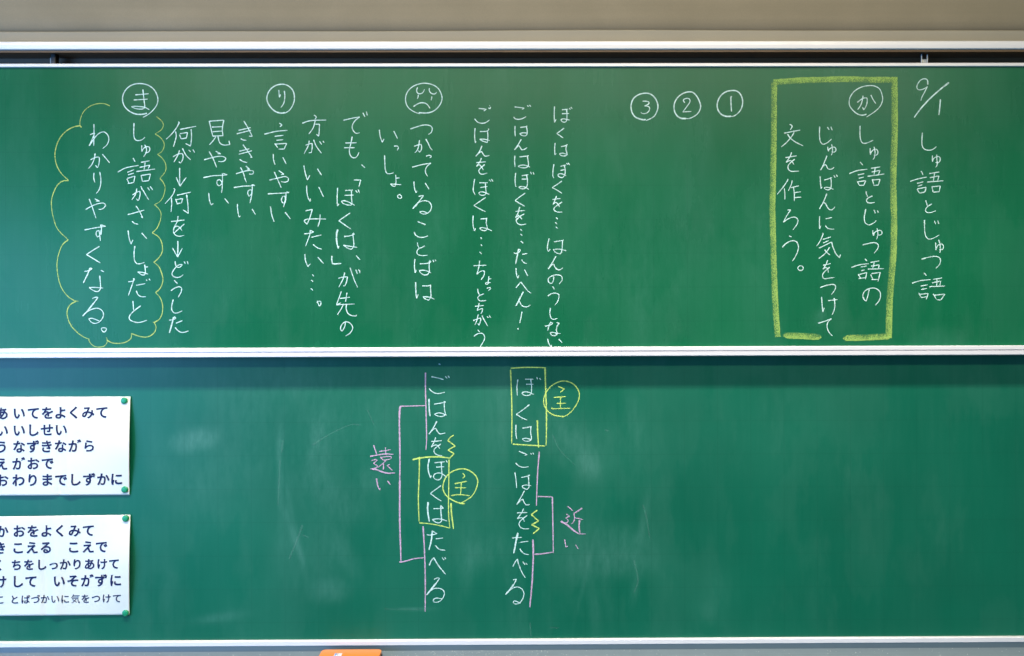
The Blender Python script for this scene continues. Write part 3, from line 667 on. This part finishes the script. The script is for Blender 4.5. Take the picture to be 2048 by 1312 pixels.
# hangers that carry the sliding board
up = thing('upper_chalkboard', 'upper green sliding chalkboard covered in white Japanese handwriting with a yellow chalk frame at right', 'chalkboard', (0, YU, 0))
hx = P(108, 115, -.045)[0]
h = rbox('hanger', (hx, -.040, zu1 + .016), (.014, .020, .050), .002, M_BLACK, up, 2)
h2 = rbox('hanger', (P(101, 115, -.045)[0], -.036, zu1 + .008), (.008, .012, .030), .002, M_CLEAR, up, 2)
gx = P(1848, 115, -.05)[0]
for dx, w_ in ((-.0085, .0022), (.0085, .0022)):
    g = rbox('clip_prong', (gx + dx, -.052, zu1 + .012), (w_, .004, .028), .0008, simple('clip_plastic', (0.5, 0.5, 0.46), 0.25), up, 2)
rbox('clip_body', (gx, -.048, zu1 + .006), (.016, .006, .014), .002, M_CLEAR, up, 2)
rbox('clip_body', (gx, -.040, zu1 + .030), (.009, .010, .016), .002, M_BLACK, up, 2)

def dust_grid(name, x0, x1, z0, z1, y, mat, parent, blobs, step=0.006):
    nx = int((x1 - x0) / step); nz = int((z1 - z0) / step)
    xs = np.linspace(x0, x1, nx + 1); zs = np.linspace(z0, z1, nz + 1)
    X, Zz = np.meshgrid(xs, zs)
    V = np.stack([X.ravel(), np.full(X.size, y), Zz.ravel()], 1)
    i = np.arange(nx); j = np.arange(nz); I, J = np.meshgrid(i, j)
    a = (J * (nx + 1) + I).ravel()
    F = np.stack([a, a + 1, a + nx + 2, a + nx + 1], 1)
    me = bpy.data.meshes.new(name); me.vertices.add(len(V)); me.vertices.foreach_set('co', V.ravel())
    me.loops.add(F.size); me.loops.foreach_set('vertex_index', F.ravel().astype(np.int32))
    me.polygons.add(len(F)); me.polygons.foreach_set('loop_start', np.arange(0, F.size, 4, dtype=np.int32))
    me.polygons.foreach_set('loop_total', np.full(len(F), 4, dtype=np.int32)); me.update(calc_edges=True)
    D = np.zeros(X.shape)
    for (px, py, lw, lh, ang, amp, sharp) in blobs:
        c = P(px, py, y); s = S(y)
        ca, sa = math.cos(R(ang)), math.sin(R(ang))
        dx, dz = X - c[0], Zz - c[2]
        u = (dx * ca + dz * sa) / (lw * s); v = (-dx * sa + dz * ca) / (lh * s)
        D += amp * np.exp(-np.power(u * u + v * v, sharp))
    at = me.attributes.new('dust', 'FLOAT', 'POINT'); at.data.foreach_set('value', D.ravel().astype(np.float32))
    me.materials.append(mat)
    o = bpy.data.objects.new(name, me); COL.objects.link(o); attach(o, parent)
    return o
# upper board: enamel sheet with edge trims
zub = Z(700, YU)
blobs_u = [(1880, 330, 120, 240, 0, .015, 1), (1340, 480, 260, 120, 10, .03, 1), (1150, 560, 200, 60, 0, .02, 1),
           (1745, 300, 90, 160, 0, .02, 1), (1870, 680, 60, 26, 0, .05, 2), (1640, 632, 10, 14, 0, .10, 1), (650, 520, 160, 90, 0, .03, 1)]
for k in range(26):
    blobs_u.append((rng.uniform(0, 2048), rng.uniform(180, 680), rng.uniform(6, 40), rng.uniform(50, 170), rng.uniform(-15, 15), rng.uniform(.008, .035), rng.uniform(1, 2)))
dust_grid('board_surface', XL, XR, zub, zu1, YU, M_BOARD_U, up, blobs_u)
yb = YU + .018
profile('board_back', [(YU + .001, zu1), (YU + .001, zub), (yb, zub), (yb, zu1)], XL, XR, M_DARK, up)
yf = YU - .008
z1, z2 = Z(126.0, yf), Z(133.0, yf)
profile('top_edge_trim', [(yb, z1), (yf + .002, z1), (yf, z1 - .002), (yf, z2 + .001), (yf + .002, z2), (YU - .0004, z2), (YU - .0004, z1 - .0015), (yb, z1 - .0015)], XL, XR, M_ALU, up)
yr = YU - .012
c0 = Z(694.0, yr); c1 = Z(701.8, yr); c2 = Z(704.2, yr); c3 = Z(713.2, yr)
profile('bottom_rail', [(YU - .0004, c0), (yr + .002, c0), (yr, c0 - .002), (yr, c1), (yr + .005, c1 - .0006), (yr + .005, c2 + .0006), (yr - .001, c2), (yr - .001, c3 + .002), (yr + .002, c3), (yb, c3), (yb, c3 + .010), (YU - .0004, c3 + .010)], XL, XR, M_ALU, up)
profile('rail_groove', [(yr + .0042, c1 - .0003), (yr + .0042, c2 + .0003), (yr + .0049, c2 + .0003), (yr + .0049, c1 - .0003)], XL, XR, M_ALU_D, up)

# lower board
lo = thing('lower_chalkboard', 'lower green chalkboard with two boxed and underlined sentences, yellow circles and pink brackets', 'chalkboard', (0, YL, 0))
zl1 = zub + 0.05; zl0 = Z(1284, YL)
blobs_l = [(390, 880, 52, 22, 10, .16, 1.6), (400, 960, 60, 90, 0, .06, 1.2), (500, 900, 50, 110, 0, .055, 1), (480, 800, 120, 60, 0, .04, 1),
           (640, 960, 45, 70, 0, .09, 1.3), (700, 1010, 45, 40, 0, .07, 1.2), (740, 860, 60, 90, 0, .05, 1), (640, 850, 60, 70, 0, .05, 1),
           (590, 1080, 6, 46, 17, .14, 1), (640, 1110, 60, 70, 0, .05, 1.4), (660, 1180, 40, 24, 0, .10, 1.6), (440, 1235, 46, 10, 8, .10, 1),
           (600, 760, 120, 40, 0, .05, 1), (560, 880, 5, 30, -4, .14, 1), (560, 960, 6, 60, 0, .08, 1), (830, 1218, 34, 3, 0, .14, 1),
           (1130, 880, 40, 70, 35, .10, 1.2), (1180, 930, 22, 36, 20, .12, 1.3), (1250, 1090, 60, 40, 0, .09, 1.2), (1240, 1130, 90, 26, 0, .07, 1.2),
           (1285, 1050, 7, 60, -12, .08, 1), (1150, 1080, 60, 60, 0, .05, 1), (1210, 880, 70, 50, 0, .045, 1), (960, 1110, 60, 30, 25, .07, 1.2),
           (1000, 860, 40, 120, 0, .05, 1), (1270, 1180, 8, 30, -10, .08, 1), (1020, 1250, 30, 40, 0, .03, 1), (1415, 1225, 14, 22, 0, .05, 1.2),
           (900, 800, 160, 60, 0, .03, 1), (1500, 880, 260, 100, 0, .02, 1), (740, 960, 28, 26, 0, .07, 1.4), (690, 1110, 18, 60, 30, .06, 1.2)]
for k in range(40):
    px = rng.uniform(280, 1900)
    blobs_l.append((px, rng.uniform(780, 1250), rng.uniform(3, 26), rng.uniform(30, 130), rng.uniform(-14, 14), rng.uniform(.01, .045) * (1 if px < 1300 else .5), rng.uniform(.9, 2)))
dust_grid('board_surface', XL, XR, zl0, zl1, YL, M_BOARD_L, lo, blobs_l)
ye = YL - .010
e0 = Z(1279.5, ye); e1 = Z(1290.2, ye)
profile('bottom_edge_trim', [(YL - .0004, e0), (ye + .002, e0), (ye, e0 - .002), (ye, e1 + .002), (ye + .002, e1), (.010, e1), (.010, e0)], XL, XR, M_ALU, lo)
# tray: back lip under the board, sloping shelf and front lip below the picture
ty = thing('chalk_tray', 'dusty grey metal chalk tray running along the foot of the lower board', 'chalk tray', (0, -.06, e1 - .01))
zs_ = Z(1300, YL)
profile('tray_back', [(YL - .001, e1 - .0005), (YL - .001, zs_ - .002), (.008, zs_ - .002), (.008, e1 - .0005)], XL, XR, M_TRAY, ty)
profile('shelf', [(YL - .0015, zs_), (-.110, zs_ - .002), (-.110, zs_ - .005), (YL - .0015, zs_ - .004)], XL, XR, M_TRAY, ty)
profile('front_lip', [(-.1105, zs_ + .009), (-.1135, zs_ + .009), (-.1135, zs_ - .005), (-.1105, zs_ - .005)], XL, XR, M_TRAY, ty)
# crumbs of chalk dust on the shelf
vs = []; fs = []
for k in range(500):
    x = rng.normal(-.10, .18) if k < 220 else rng.uniform(-1.6, 1.6); yy = rng.uniform(-.10, -.004); r_ = rng.uniform(.0006, .0016)
    z = zs_ - .002 * (yy / -.11) + .0003; b = len(vs)
    vs += [(x - r_, yy, z), (x, yy - r_, z), (x + r_, yy, z), (x, yy + r_, z), (x, yy, z + r_)]
    fs += [(b, b + 1, b + 4), (b + 1, b + 2, b + 4), (b + 2, b + 3, b + 4), (b + 3, b, b + 4)]
o = mesh('chalk_crumbs', vs, fs, simple('chalk_dust', (.6, .64, .62), .9)); o['kind'] = 'stuff'; attach(o, ty)

# ---------------------------------------------------------------- chalk strokes
CNT = [0]
def smooth(pts):
    """Catmull-Rom through the points, split where the hand turned sharply"""
    pts = [Vector(p) for p in pts]
    if len(pts) < 3: return [pts]
    runs = []; cur = [pts[0]]
    for i in range(1, len(pts) - 1):
        cur.append(pts[i])
        a = pts[i] - pts[i - 1]; b = pts[i + 1] - pts[i]
        if a.length > 1e-6 and b.length > 1e-6 and a.angle(b) > R(62):
            runs.append(cur); cur = [pts[i]]
    cur.append(pts[-1]); runs.append(cur)
    out = []
    for r in runs:
        if len(r) < 3: out.append(r); continue
        q = [2 * r[0] - r[1]] + r + [2 * r[-1] - r[-2]]; res = []
        for i in range(1, len(q) - 2):
            p0, p1, p2, p3 = q[i - 1:i + 3]
            ns = max(2, min(9, int((p2 - p1).length / 3)))
            for s in range(ns):
                t = s / ns
                res.append(0.5 * ((2 * p1) + (p2 - p0) * t + (2 * p0 - 5 * p1 + 4 * p2 - p3) * t * t + (3 * p1 - p0 - 3 * p2 + p3) * t ** 3))
        res.append(r[-1]); out.append(res)
    return out
class Ink:
    def __init__(s): s.v = []; s.f = []; s.uv = []; s.chars = []
    def ribbon(s, pts, width, y, layer, jit=0.10, taper=True):
        n = len(pts); CNT[0] += 1
        # resample densely so the edge can wobble like chalk on enamel
        L = [0]
        for i in range(1, n): L.append(L[-1] + (pts[i] - pts[i - 1]).length)
        tot = L[-1]
        m = max(2, int(tot / 1.6) + 1); rs = []
        k = 0
        for i in range(m + 1):
            d = tot * i / m
            while k < n - 2 and L[k + 1] < d: k += 1
            seg = max(1e-6, L[k + 1] - L[k]); t = min(1, max(0, (d - L[k]) / seg))
            rs.append(pts[k].lerp(pts[k + 1], t))
        # round caps
        seed = rng.uniform(0, 100); b = len(s.v)
        for i, p in enumerate(rs):
            a = rs[max(0, i - 1)]; c = rs[min(m, i + 1)]
            d = (c - a); d = d.normalized() if d.length > 1e-9 else Vector((1, 0))
            nrm = Vector((-d.y, d.x)); t = i / m
            press = 1.0
            if taper: press = 0.80 + 0.32 * math.exp(-((t) / .16) ** 2) + 0.10 * math.exp(-((t - .5) / .3) ** 2) - 0.16 * max(0, (t - .75) / .25)
            wv = width * 0.5 * press * (1 + jit * 1.6 * mnoise.noise(Vector((seed, tot * t * 0.22, 0))) + rng.uniform(-jit, jit))
            end = min(d_ for d_ in (tot * t + .35, tot * (1 - t) + .35))
            if end < width * .5: wv *= math.sqrt(max(0.1, 1 - (1 - end / (width * .5)) ** 2))
            yy = y - 0.00025 - 0.00002 * (layer % 60) - 0.00001 * t
            for sg in (-1, 1):
                q = p + nrm * wv * sg
                s.v.append(P(q.x, q.y, yy)); s.uv.append((tot * t * .01, 0.5 + 0.5 * sg))
        for i in range(m):
            a = b + 2 * i; s.f.append((a, a + 1, a + 3, a + 2))
    def stroke(s, pts, width, y):
        for r in smooth(pts):
            s.ribbon(r, width, y, CNT[0])
    def build(s, name, mat, parent, label=None):
        o = mesh(name, s.v, s.f, mat, None, s.uv); attach(o, parent)
        if label: o['label'] = label
        return o
LAB = {
 'date': ('chalk_date', 'date 9/1 in white chalk at the top right'),
 'title': ('chalk_line', 'white title line at the far right, outside the yellow frame'),
 'circ_ka': ('circled_mark', 'white circled kana inside the yellow frame'),
 'goal_a': ('chalk_line', 'rightmost white line inside the yellow frame'),
 'goal_b': ('chalk_line', 'middle white line inside the yellow frame'),
 'goal_c': ('chalk_line', 'leftmost and shortest white line inside the yellow frame'),
 'circ_3': ('circled_mark', 'white circled number three'),
 'circ_2': ('circled_mark', 'white circled number two'),
 'circ_1': ('circled_mark', 'white circled number one'),
 'ex_a': ('chalk_line', 'small white line left of the circled numbers, right one of three'),
 'ex_b': ('chalk_line', 'small white line ending in an exclamation mark'),
 'ex_c': ('chalk_line', 'small white line, left one of three beside the crying face'),
 'face': ('chalk_face', 'white circle with a crying face'),
 'ex_d': ('chalk_line', 'white line right under the crying face'),
 'ex_d2': ('chalk_line', 'very short white line ending in a small circle, left of the crying face'),
 'ex_e': ('chalk_line', 'white line with corner quotation marks'),
 'ex_f': ('chalk_line', 'white line ending in three dots and a small circle'),
 'circ_ri': ('circled_mark', 'white circled kana above three short lines'),
 'ex_g': ('chalk_line', 'white line right under the middle circled kana'),
 'ex_h': ('chalk_line', 'white line between two other short lines'),
 'ex_i': ('chalk_line', 'white line starting with the character for see'),
 'ex_j': ('chalk_line', 'white line with two downward arrows'),
 'circ_ma': ('circled_mark', 'white circled kana at the far left'),
 'ex_k': ('chalk_line', 'right white line inside the yellow cloud'),
 'ex_l': ('chalk_line', 'left white line inside the yellow cloud'),
 'cloud': ('chalk_cloud', 'thin yellow cloud outline round two lines'),
 'rect_a': ('chalk_box', 'yellow box in the right sentence'),
 'circ_shu_a': ('circled_mark', 'yellow circled character beside the right sentence'),
 'ex_m': ('chalk_line', 'right white sentence of the lower board'),
 'line_a': ('chalk_bracket', 'pink underline and bracket of the right sentence'),
 'chikai': ('chalk_note', 'pink note right of the short bracket'),
 'zigzag_a': ('chalk_zigzag', 'yellow zigzag beside the right sentence'),
 'ex_n': ('chalk_line', 'left white sentence of the lower board'),
 'line_b': ('chalk_bracket', 'pink underline and long bracket of the left sentence'),
 'tooi': ('chalk_note', 'pink note left of the long bracket'),
 'zigzag_b': ('chalk_zigzag', 'yellow zigzag beside the left sentence'),
 'rect_b': ('chalk_box', 'yellow box in the left sentence'),
 'circ_shu_b': ('circled_mark', 'yellow circled character beside the left sentence'),
}
inks = {}; order = []
cur = None; ox = oy = 0; sca = 1
for ln in STROKES.strip().split('\n'):
    ln = ln.strip()
    if not ln: continue
    if ln[0] == '#':
        _, nm, colr, pl = ln.split(); key = nm
        if key not in inks: inks[key] = (Ink(), colr, pl); order.append(key)
        cur = inks[key]; continue
    if ln[0] == '@':
        _, a, b, c = ln.split(); ox, oy, sca = float(a), float(b), float(c); continue
    st_v, st_f = len(cur[0].v), len(cur[0].f)
    for st in ln.split(';'):
        wd = 2.0
        st = st.strip()
        if st.startswith('w'):
            h_, st = st.split(' ', 1); wd = float(h_[1:])
        v = [float(q) for q in st.split()]
        pts = [(ox + v[i] / sca, oy + v[i + 1] / sca) for i in range(0, len(v) - 1, 2)]
        cur[0].stroke(pts, wd * WK, YU if cur[2] == 'U' else YL)
    cur[0].chars.append((st_v, len(cur[0].v), st_f, len(cur[0].f)))
for k in order:
    ink, colr, pl = inks[k]
    par = up if pl == 'U' else lo
    if len(ink.chars) < 2:
        ink.build(LAB[k][0], CH[colr], par, LAB[k][1]); continue
    e = bpy.data.objects.new(LAB[k][0], None); COL.objects.link(e); e.empty_display_size = .03
    e.location = ink.v[0]; e['label'] = LAB[k][1]; bpy.context.view_layer.update(); attach(e, par)
    bpy.context.view_layer.update()
    sub = 'character' if LAB[k][0] in ('chalk_line', 'chalk_date', 'circled_mark', 'chalk_note') else 'stroke'
    for (a, b, c, d) in ink.chars:
        o = mesh(sub, ink.v[a:b], [tuple(q - a for q in f) for f in ink.f[c:d]], CH[colr], None, ink.uv[a:b])
        attach(o, e)
# wiped residue: faint old strokes
ge = bpy.data.objects.new('wiped_marks', None); COL.objects.link(ge); ge['label'] = 'faint wiped chalk streaks'; ge.location = P(700, 1000, YL)
bpy.context.view_layer.update(); attach(ge, lo); bpy.context.view_layer.update()
for st, wd in ((( (1286, 1010), (1292, 1030), (1296, 1052), (1299, 1075)), 2.5), (((566, 880), (563, 905)), 4), (((560, 920), (556, 1010)), 2.5),
               (((605, 1050), (592, 1085), (578, 1118)), 4), (((625, 890), (660, 868), (700, 850), (722, 850)), 2.5), 
               (((770, 1218), (850, 1219)), 1.6), (((605, 1070), (618, 1075)), 3), (((1268, 1120), (1276, 1160), (1268, 1185)), 3),
               (((735, 820), (748, 850)), 2), (((1105, 870), (1120, 900), (1150, 930)), 2), (((1060, 1245), (1062, 1275)), 3),
               (((1210, 860), (1218, 862)), 3), (((1100, 1255), (1118, 1256)), 2)):
    gh = Ink(); gh.stroke([Vector(p) for p in st], wd, YL); gh.build('streak', CH['ghost'], ge)
# thick yellow frame, drawn with the side of the stick: dense outer/inner edge given by direction
def band(runs):
    k_ = Ink()
    for pts, wd, flip in runs:
        pts = [Vector(p) for p in pts]; n = len(pts); CNT[0] += 1
        L = [0]
        for i in range(1, n): L.append(L[-1] + (pts[i] - pts[i - 1]).length)
        tot = L[-1]; m = int(tot / 3); b = len(k_.v); kk = 0
        for i in range(m + 1):
            dd = tot * i / m
            while kk < n - 2 and L[kk + 1] < dd: kk += 1
            t = (dd - L[kk]) / (L[kk + 1] - L[kk]); p = pts[kk].lerp(pts[kk + 1], t)
            d = (pts[kk + 1] - pts[kk]).normalized(); nr = Vector((-d.y, d.x))
            tp = min(1.0, .25 + min(dd, tot - dd) / 9.0) if wd in (13,) else 1.0
            w_ = wd * tp * (1 + .06 * mnoise.noise(Vector((i * .15, wd, 3))))
            for sg in (-1, 1):
                q = p + nr * (w_ / 2 * sg + rng.uniform(-.35, .35))
                k_.v.append(P(q.x, q.y, YU - .0003 - .00002 * (CNT[0] % 60)))
                vv = 0.5 + 0.5 * sg
                k_.uv.append((dd * .01, 1 - vv if flip else vv))
        for i in range(m):
            a = b + 2 * i; k_.f.append((a, a + 1, a + 3, a + 2))
    return k_
bd = band([(((1547, 165), (1600, 161), (1690, 158.5), (1740, 160), (1795, 160)), 12.5, True),
           (((1788.5, 154), (1789, 260), (1786, 360), (1788, 450), (1787, 500), (1779, 600), (1777, 676)), 13.5, True),
           (((1548, 164), (1547.5, 260), (1546, 350), (1544.5, 420), (1547, 520), (1550, 600), (1555, 674)), 12.5, True),
           (((1566, 670.5), (1600, 671.5), (1643, 674)), 13, False),
           (((1686, 676), (1735, 674.5), (1783, 672)), 13, False)])
bd.build('chalk_frame', CH['band'], up, 'thick grainy yellow chalk frame')

# ---------------------------------------------------------------- printed sheets
def text_mesh(ch, off):
    cu = bpy.data.curves.new('glyph', 'FONT'); cu.body = ch; cu.size = 1.0; cu.offset = off; cu.resolution_u = 3
    o = bpy.data.objects.new('glyph', cu); COL.objects.link(o)
    dg = bpy.context.evaluated_depsgraph_get(); dg.update()
    me = bpy.data.meshes.new_from_object(o.evaluated_get(dg))
    V = [tuple(v.co)[:2] for v in me.vertices]; F = [tuple(p.vertices) for p in me.polygons]
    bpy.data.objects.remove(o); bpy.data.meshes.remove(me)
    return V, F
GLY = {}
def glyph(ch, bold=True):
    off = 0.0 if ch == '気' else (0.027 if bold else 0.016)
    if (ch, off) not in GLY: GLY[(ch, off)] = text_mesh(ch, off)
    return GLY[(ch, off)]
def sheet(label, tl, tr, br, bl, crease, rows, x_left=-150, seed=0):
    th = thing('paper_sheet', label, 'paper sheet', P(130, (tl[1] + bl[1]) / 2, YL), 'printed paper sheets held by green magnets')
    def at(u, v):                                       # px on the sheet, u along, v down (0..1)
        top = Vector(tl).lerp(Vector(tr), u); bot = Vector(bl).lerp(Vector(br), u)
        # slight waviness of the free edges
        q = top.lerp(bot, v)
        q.x += (-1.6 * math.sin(math.pi * v)) * max(0, u - .6) / .4
        return q
    def lift(px, py):
        v = (py - tl[1]) / (bl[1] - tl[1]); v = min(1, max(0, v))
        d = (px - 252) / 60.0
        r = 0.0045
        r += 0.012 * math.sin(math.pi * v) ** 1.2 * math.exp(-((px - tr[0]) / 60) ** 2)          # bulge of free right edge
        r += 0.0030 * math.sin(math.pi * v) * math.exp(-((px - 60) / 90) ** 2)
        r -= 0.0038 * math.exp(-((px - crease) / 10.0) ** 2) * (0.5 + v)                            # fold line
        r += 0.0036 * math.exp(-((px - crease - 16) / 16.0) ** 2) * (0.4 + v)
        r += 0.0012 * (1 + mnoise.noise(Vector((px * .012, py * .016, seed)))) * math.sin(math.pi * v) ** .5
        r += 0.0006 * math.sin(v * 6 + px * .02)
        r += 0.0030 * v ** 6 * math.exp(-((px - 60) / 70) ** 2)
        return -max(r, 0.0003)
    nu, nv = 230, 66; vs = []; fs = []
    for j in range(nv + 1):
        for i in range(nu + 1):
            q = at(i / nu, j / nv); vs.append(P(q.x, q.y, YL + lift(q.x, q.y)))
    for j in range(nv):
        for i in range(nu):
            a = j * (nu + 1) + i; fs.append((a, a + 1, a + nu + 2, a + nu + 1))
    o = mesh('paper', vs, fs, M_PAPER, smooth=True)
    so = o.modifiers.new('thickness', 'SOLIDIFY'); so.thickness = 0.00018; so.offset = 0
    attach(o, th)
    for chars, size, slope in rows:
        e = bpy.data.objects.new('printed_line', None); COL.objects.link(e); e.empty_display_size = .02
        e.location = P(chars[0][1], chars[0][2], YL); bpy.context.view_layer.update(); attach(e, th); bpy.context.view_layer.update()
        for ch, cx, cy in chars:
            gv, gf = glyph(ch, size > 20); V = []
            for (gx_, gy_) in gv:
                x_ = (gx_ - 0.5) * size; y_ = -(gy_ - 0.38) * size
                px = cx + x_; py = cy + y_ + x_ * slope
                V.append(P(px, py, YL + lift(px, py) - .0009))
            attach(mesh('printed_character', V, gf, M_INK), e)
    return th
def row(s, xs, y, slope=-0.012):
    return [(c, x, y + (x - 110) * slope) for c, x in zip(s, xs) if c != ' ']
B, SM = 26.5, 21.5
sheet('upper white sheet of navy print, all five lines in letters of one size', (-150, 794), (261, 793), (259, 990), (-150, 992), 122, [
    (row('あいてをよくみて', (4, 38, 67, 95, 121, 148, 176, 204), 825.5), B, -.02),
    (row('いいしせい', (4, 38, 66, 94, 122), 859.5), B, -.02),
    (row('うなずきながら', (3, 38, 66, 93, 121, 149, 178), 892.5), B, -.02),
    (row('えがおで', (3, 37, 66, 95), 926.5), B, -.02),
    (row('おわりまでしずかに', (4, 37, 65, 94, 122, 150, 178, 206, 233), 959.5), B, -.02)], seed=3)
sheet('lower white sheet of navy print, its last line in smaller letters', (-150, 1035), (261, 1029.5), (259, 1229.5), (-150, 1233), 94, [
    (row('かおをよくみて', (4, 38, 66, 93, 120, 149, 177), 1061.5), B - .5, -.02),
    (row('きこえるこえで', (0, 36, 64, 92, 147, 176, 203), 1094.5), B - .5, -.02),
    (row('くちをしっかりあけて', (-3, 33, 58, 83, 107, 130, 154, 179, 204, 228), 1129), SM + 1.5, -.02),
    (row('けしていそがずに', (1, 35, 62, 118, 146, 174, 202, 231), 1162), B - .5, -.02),
    (row('ことばづかいに気をつけて', (0, 29, 51, 71, 90, 110, 130, 151, 171, 192, 213, 234), 1198), SM - 2.5, -.01)], seed=9)

# ---------------------------------------------------------------- magnets: turned green buttons
def magnet(px, py, where, lift_y=-.0045):
    c = P(px, py, lift_y); r = .0098; n = 28
    th = thing('magnet', where, 'magnet', c, 'green button magnets holding the paper sheets')
    for nm, pr in (('button', [(0.0, -.0075), (r * .55, -.0075), (r * .80, -.0070), (r * .93, -.0058), (r, -.0040), (r * .98, -.0015), (r * .96, 0.0), (0, 0)]),
                   ):
        vs = []; fs = []
        for (rr, yy) in pr:
            for k in range(n):
                a = 2 * math.pi * k / n; vs.append((c[0] + rr * math.cos(a), c[1] + yy, c[2] + rr * math.sin(a)))
        for i in range(len(pr) - 1):
            for k in range(n):
                a = i * n + k; b = i * n + (k + 1) % n; fs.append((a, b, b + n, a + n))
        import bmesh
        o = mesh(nm, vs, fs, M_MAG, smooth=True)
        bm = bmesh.new(); bm.from_mesh(o.data); bmesh.ops.remove_doubles(bm, verts=bm.verts, dist=1e-6); bmesh.ops.recalc_face_normals(bm, faces=bm.faces); bm.to_mesh(o.data); bm.free()
        attach(o, th)
    # steel back plate reaching to the board
    vs = []; fs = []
    for yy in (c[1] + .0002, -.0001):
        for k in range(n):
            a = 2 * math.pi * k / n; vs.append((c[0] + r * .78 * math.cos(a), yy, c[2] + r * .78 * math.sin(a)))
    fs = [(k, (k + 1) % n, n + (k + 1) % n, n + k) for k in range(n)] + [tuple(range(n)), tuple(range(n, 2 * n))]
    o = mesh('back_plate', vs, fs, M_DARK); attach(o, th)
magnet(249.5, 801, 'round green magnet on the top right corner of the upper paper sheet')
magnet(250.5, 978.5, 'round green magnet on the bottom right corner of the upper paper sheet')
magnet(252, 1036.5, 'round green magnet on the top right corner of the lower paper sheet')
magnet(252, 1225.5, 'round green magnet on the bottom right corner of the lower paper sheet')

# ---------------------------------------------------------------- orange eraser standing on the tray
ybk = -.030; ltop = Z(1297, ybk)
a = P(645.0, 1297, ybk); b = P(763.8, 1297, ybk)
wd = b[0] - a[0]; cx = (a[0] + b[0]) / 2; dep = .062
er = thing('chalkboard_eraser', 'orange plastic backed eraser with a small white sticker lying on the chalk tray', 'eraser', (cx, ybk - dep / 2, zs_))
def slab(name, x0, x1, y0, y1, z0, z1, rad, bev, mat, parent):
    import bmesh
    bm = bmesh.new(); pts = []
    for (cx_, cy_, a0) in ((x1 - rad, y1 - rad, 0), (x0 + rad, y1 - rad, 90), (x0 + rad, y0 + rad, 180), (x1 - rad, y0 + rad, 270)):
        for k in range(9):
            t = R(a0 + k * 11.25); pts.append((cx_ + rad * math.cos(t), cy_ + rad * math.sin(t)))
    lo_ = [bm.verts.new((p[0], p[1], z0)) for p in pts]; hi_ = [bm.verts.new((p[0], p[1], z1)) for p in pts]
    bm.faces.new(list(reversed(lo_))); top = bm.faces.new(hi_)
    n_ = len(pts)
    for k in range(n_): bm.faces.new((lo_[k], lo_[(k + 1) % n_], hi_[(k + 1) % n_], hi_[k]))
    bmesh.ops.bevel(bm, geom=list(top.edges), offset=bev, segments=3, profile=.5, affect='EDGES')
    bmesh.ops.recalc_face_normals(bm, faces=bm.faces)
    me = bpy.data.meshes.new(name); bm.to_mesh(me); bm.free(); me.materials.append(mat)
    for p in me.polygons: p.use_smooth = True
    me.set_sharp_from_angle(angle=R(40))
    o = bpy.data.objects.new(name, me); COL.objects.link(o); attach(o, parent); return o
zt_ = ltop
slab('plastic_back', cx - wd / 2, cx + wd / 2, ybk - dep, ybk, zt_ - .010, zt_, .009, .0016, M_ORANGE, er)
slab('felt_pad', cx - wd / 2 + .003, cx + wd / 2 + .003, ybk - dep + .002, ybk - .002, zs_ + .0003, zt_ - .0102, .008, .001, M_BLACK, er)
def on_top(px0, px1, y0, y1, h):
    x0 = P(px0, 1306, y0)[0]; x1 = P(px1, 1306, y0)[0]
    return [(x0, y0, zt_ + h), (x1, y0, zt_ + h), (x1, y1, zt_ + h), (x0, y1, zt_ + h)]
st_ = mesh('sticker', on_top(665.5, 680.5, -.089, -.058, .0003), [(0, 1, 2, 3)], M_LABEL); attach(st_, er)
q_ = mesh('sticker_print', on_top(666.5, 669.5, -.088, -.060, .0006), [(0, 1, 2, 3)], M_BLUE); attach(q_, er)
V_ = []; F_ = []
for k, (p0, p1, y0, y1) in enumerate(((672, 673.3, -.070, -.062), (674, 677, -.066, -.062), (674.3, 675.5, -.074, -.069), (672, 677.5, -.080, -.078))):
    V_ += on_top(p0, p1, y0, y1, .0006); F_.append((4 * k, 4 * k + 1, 4 * k + 2, 4 * k + 3))
q_ = mesh('sticker_print', V_, F_, M_GREY); attach(q_, er)
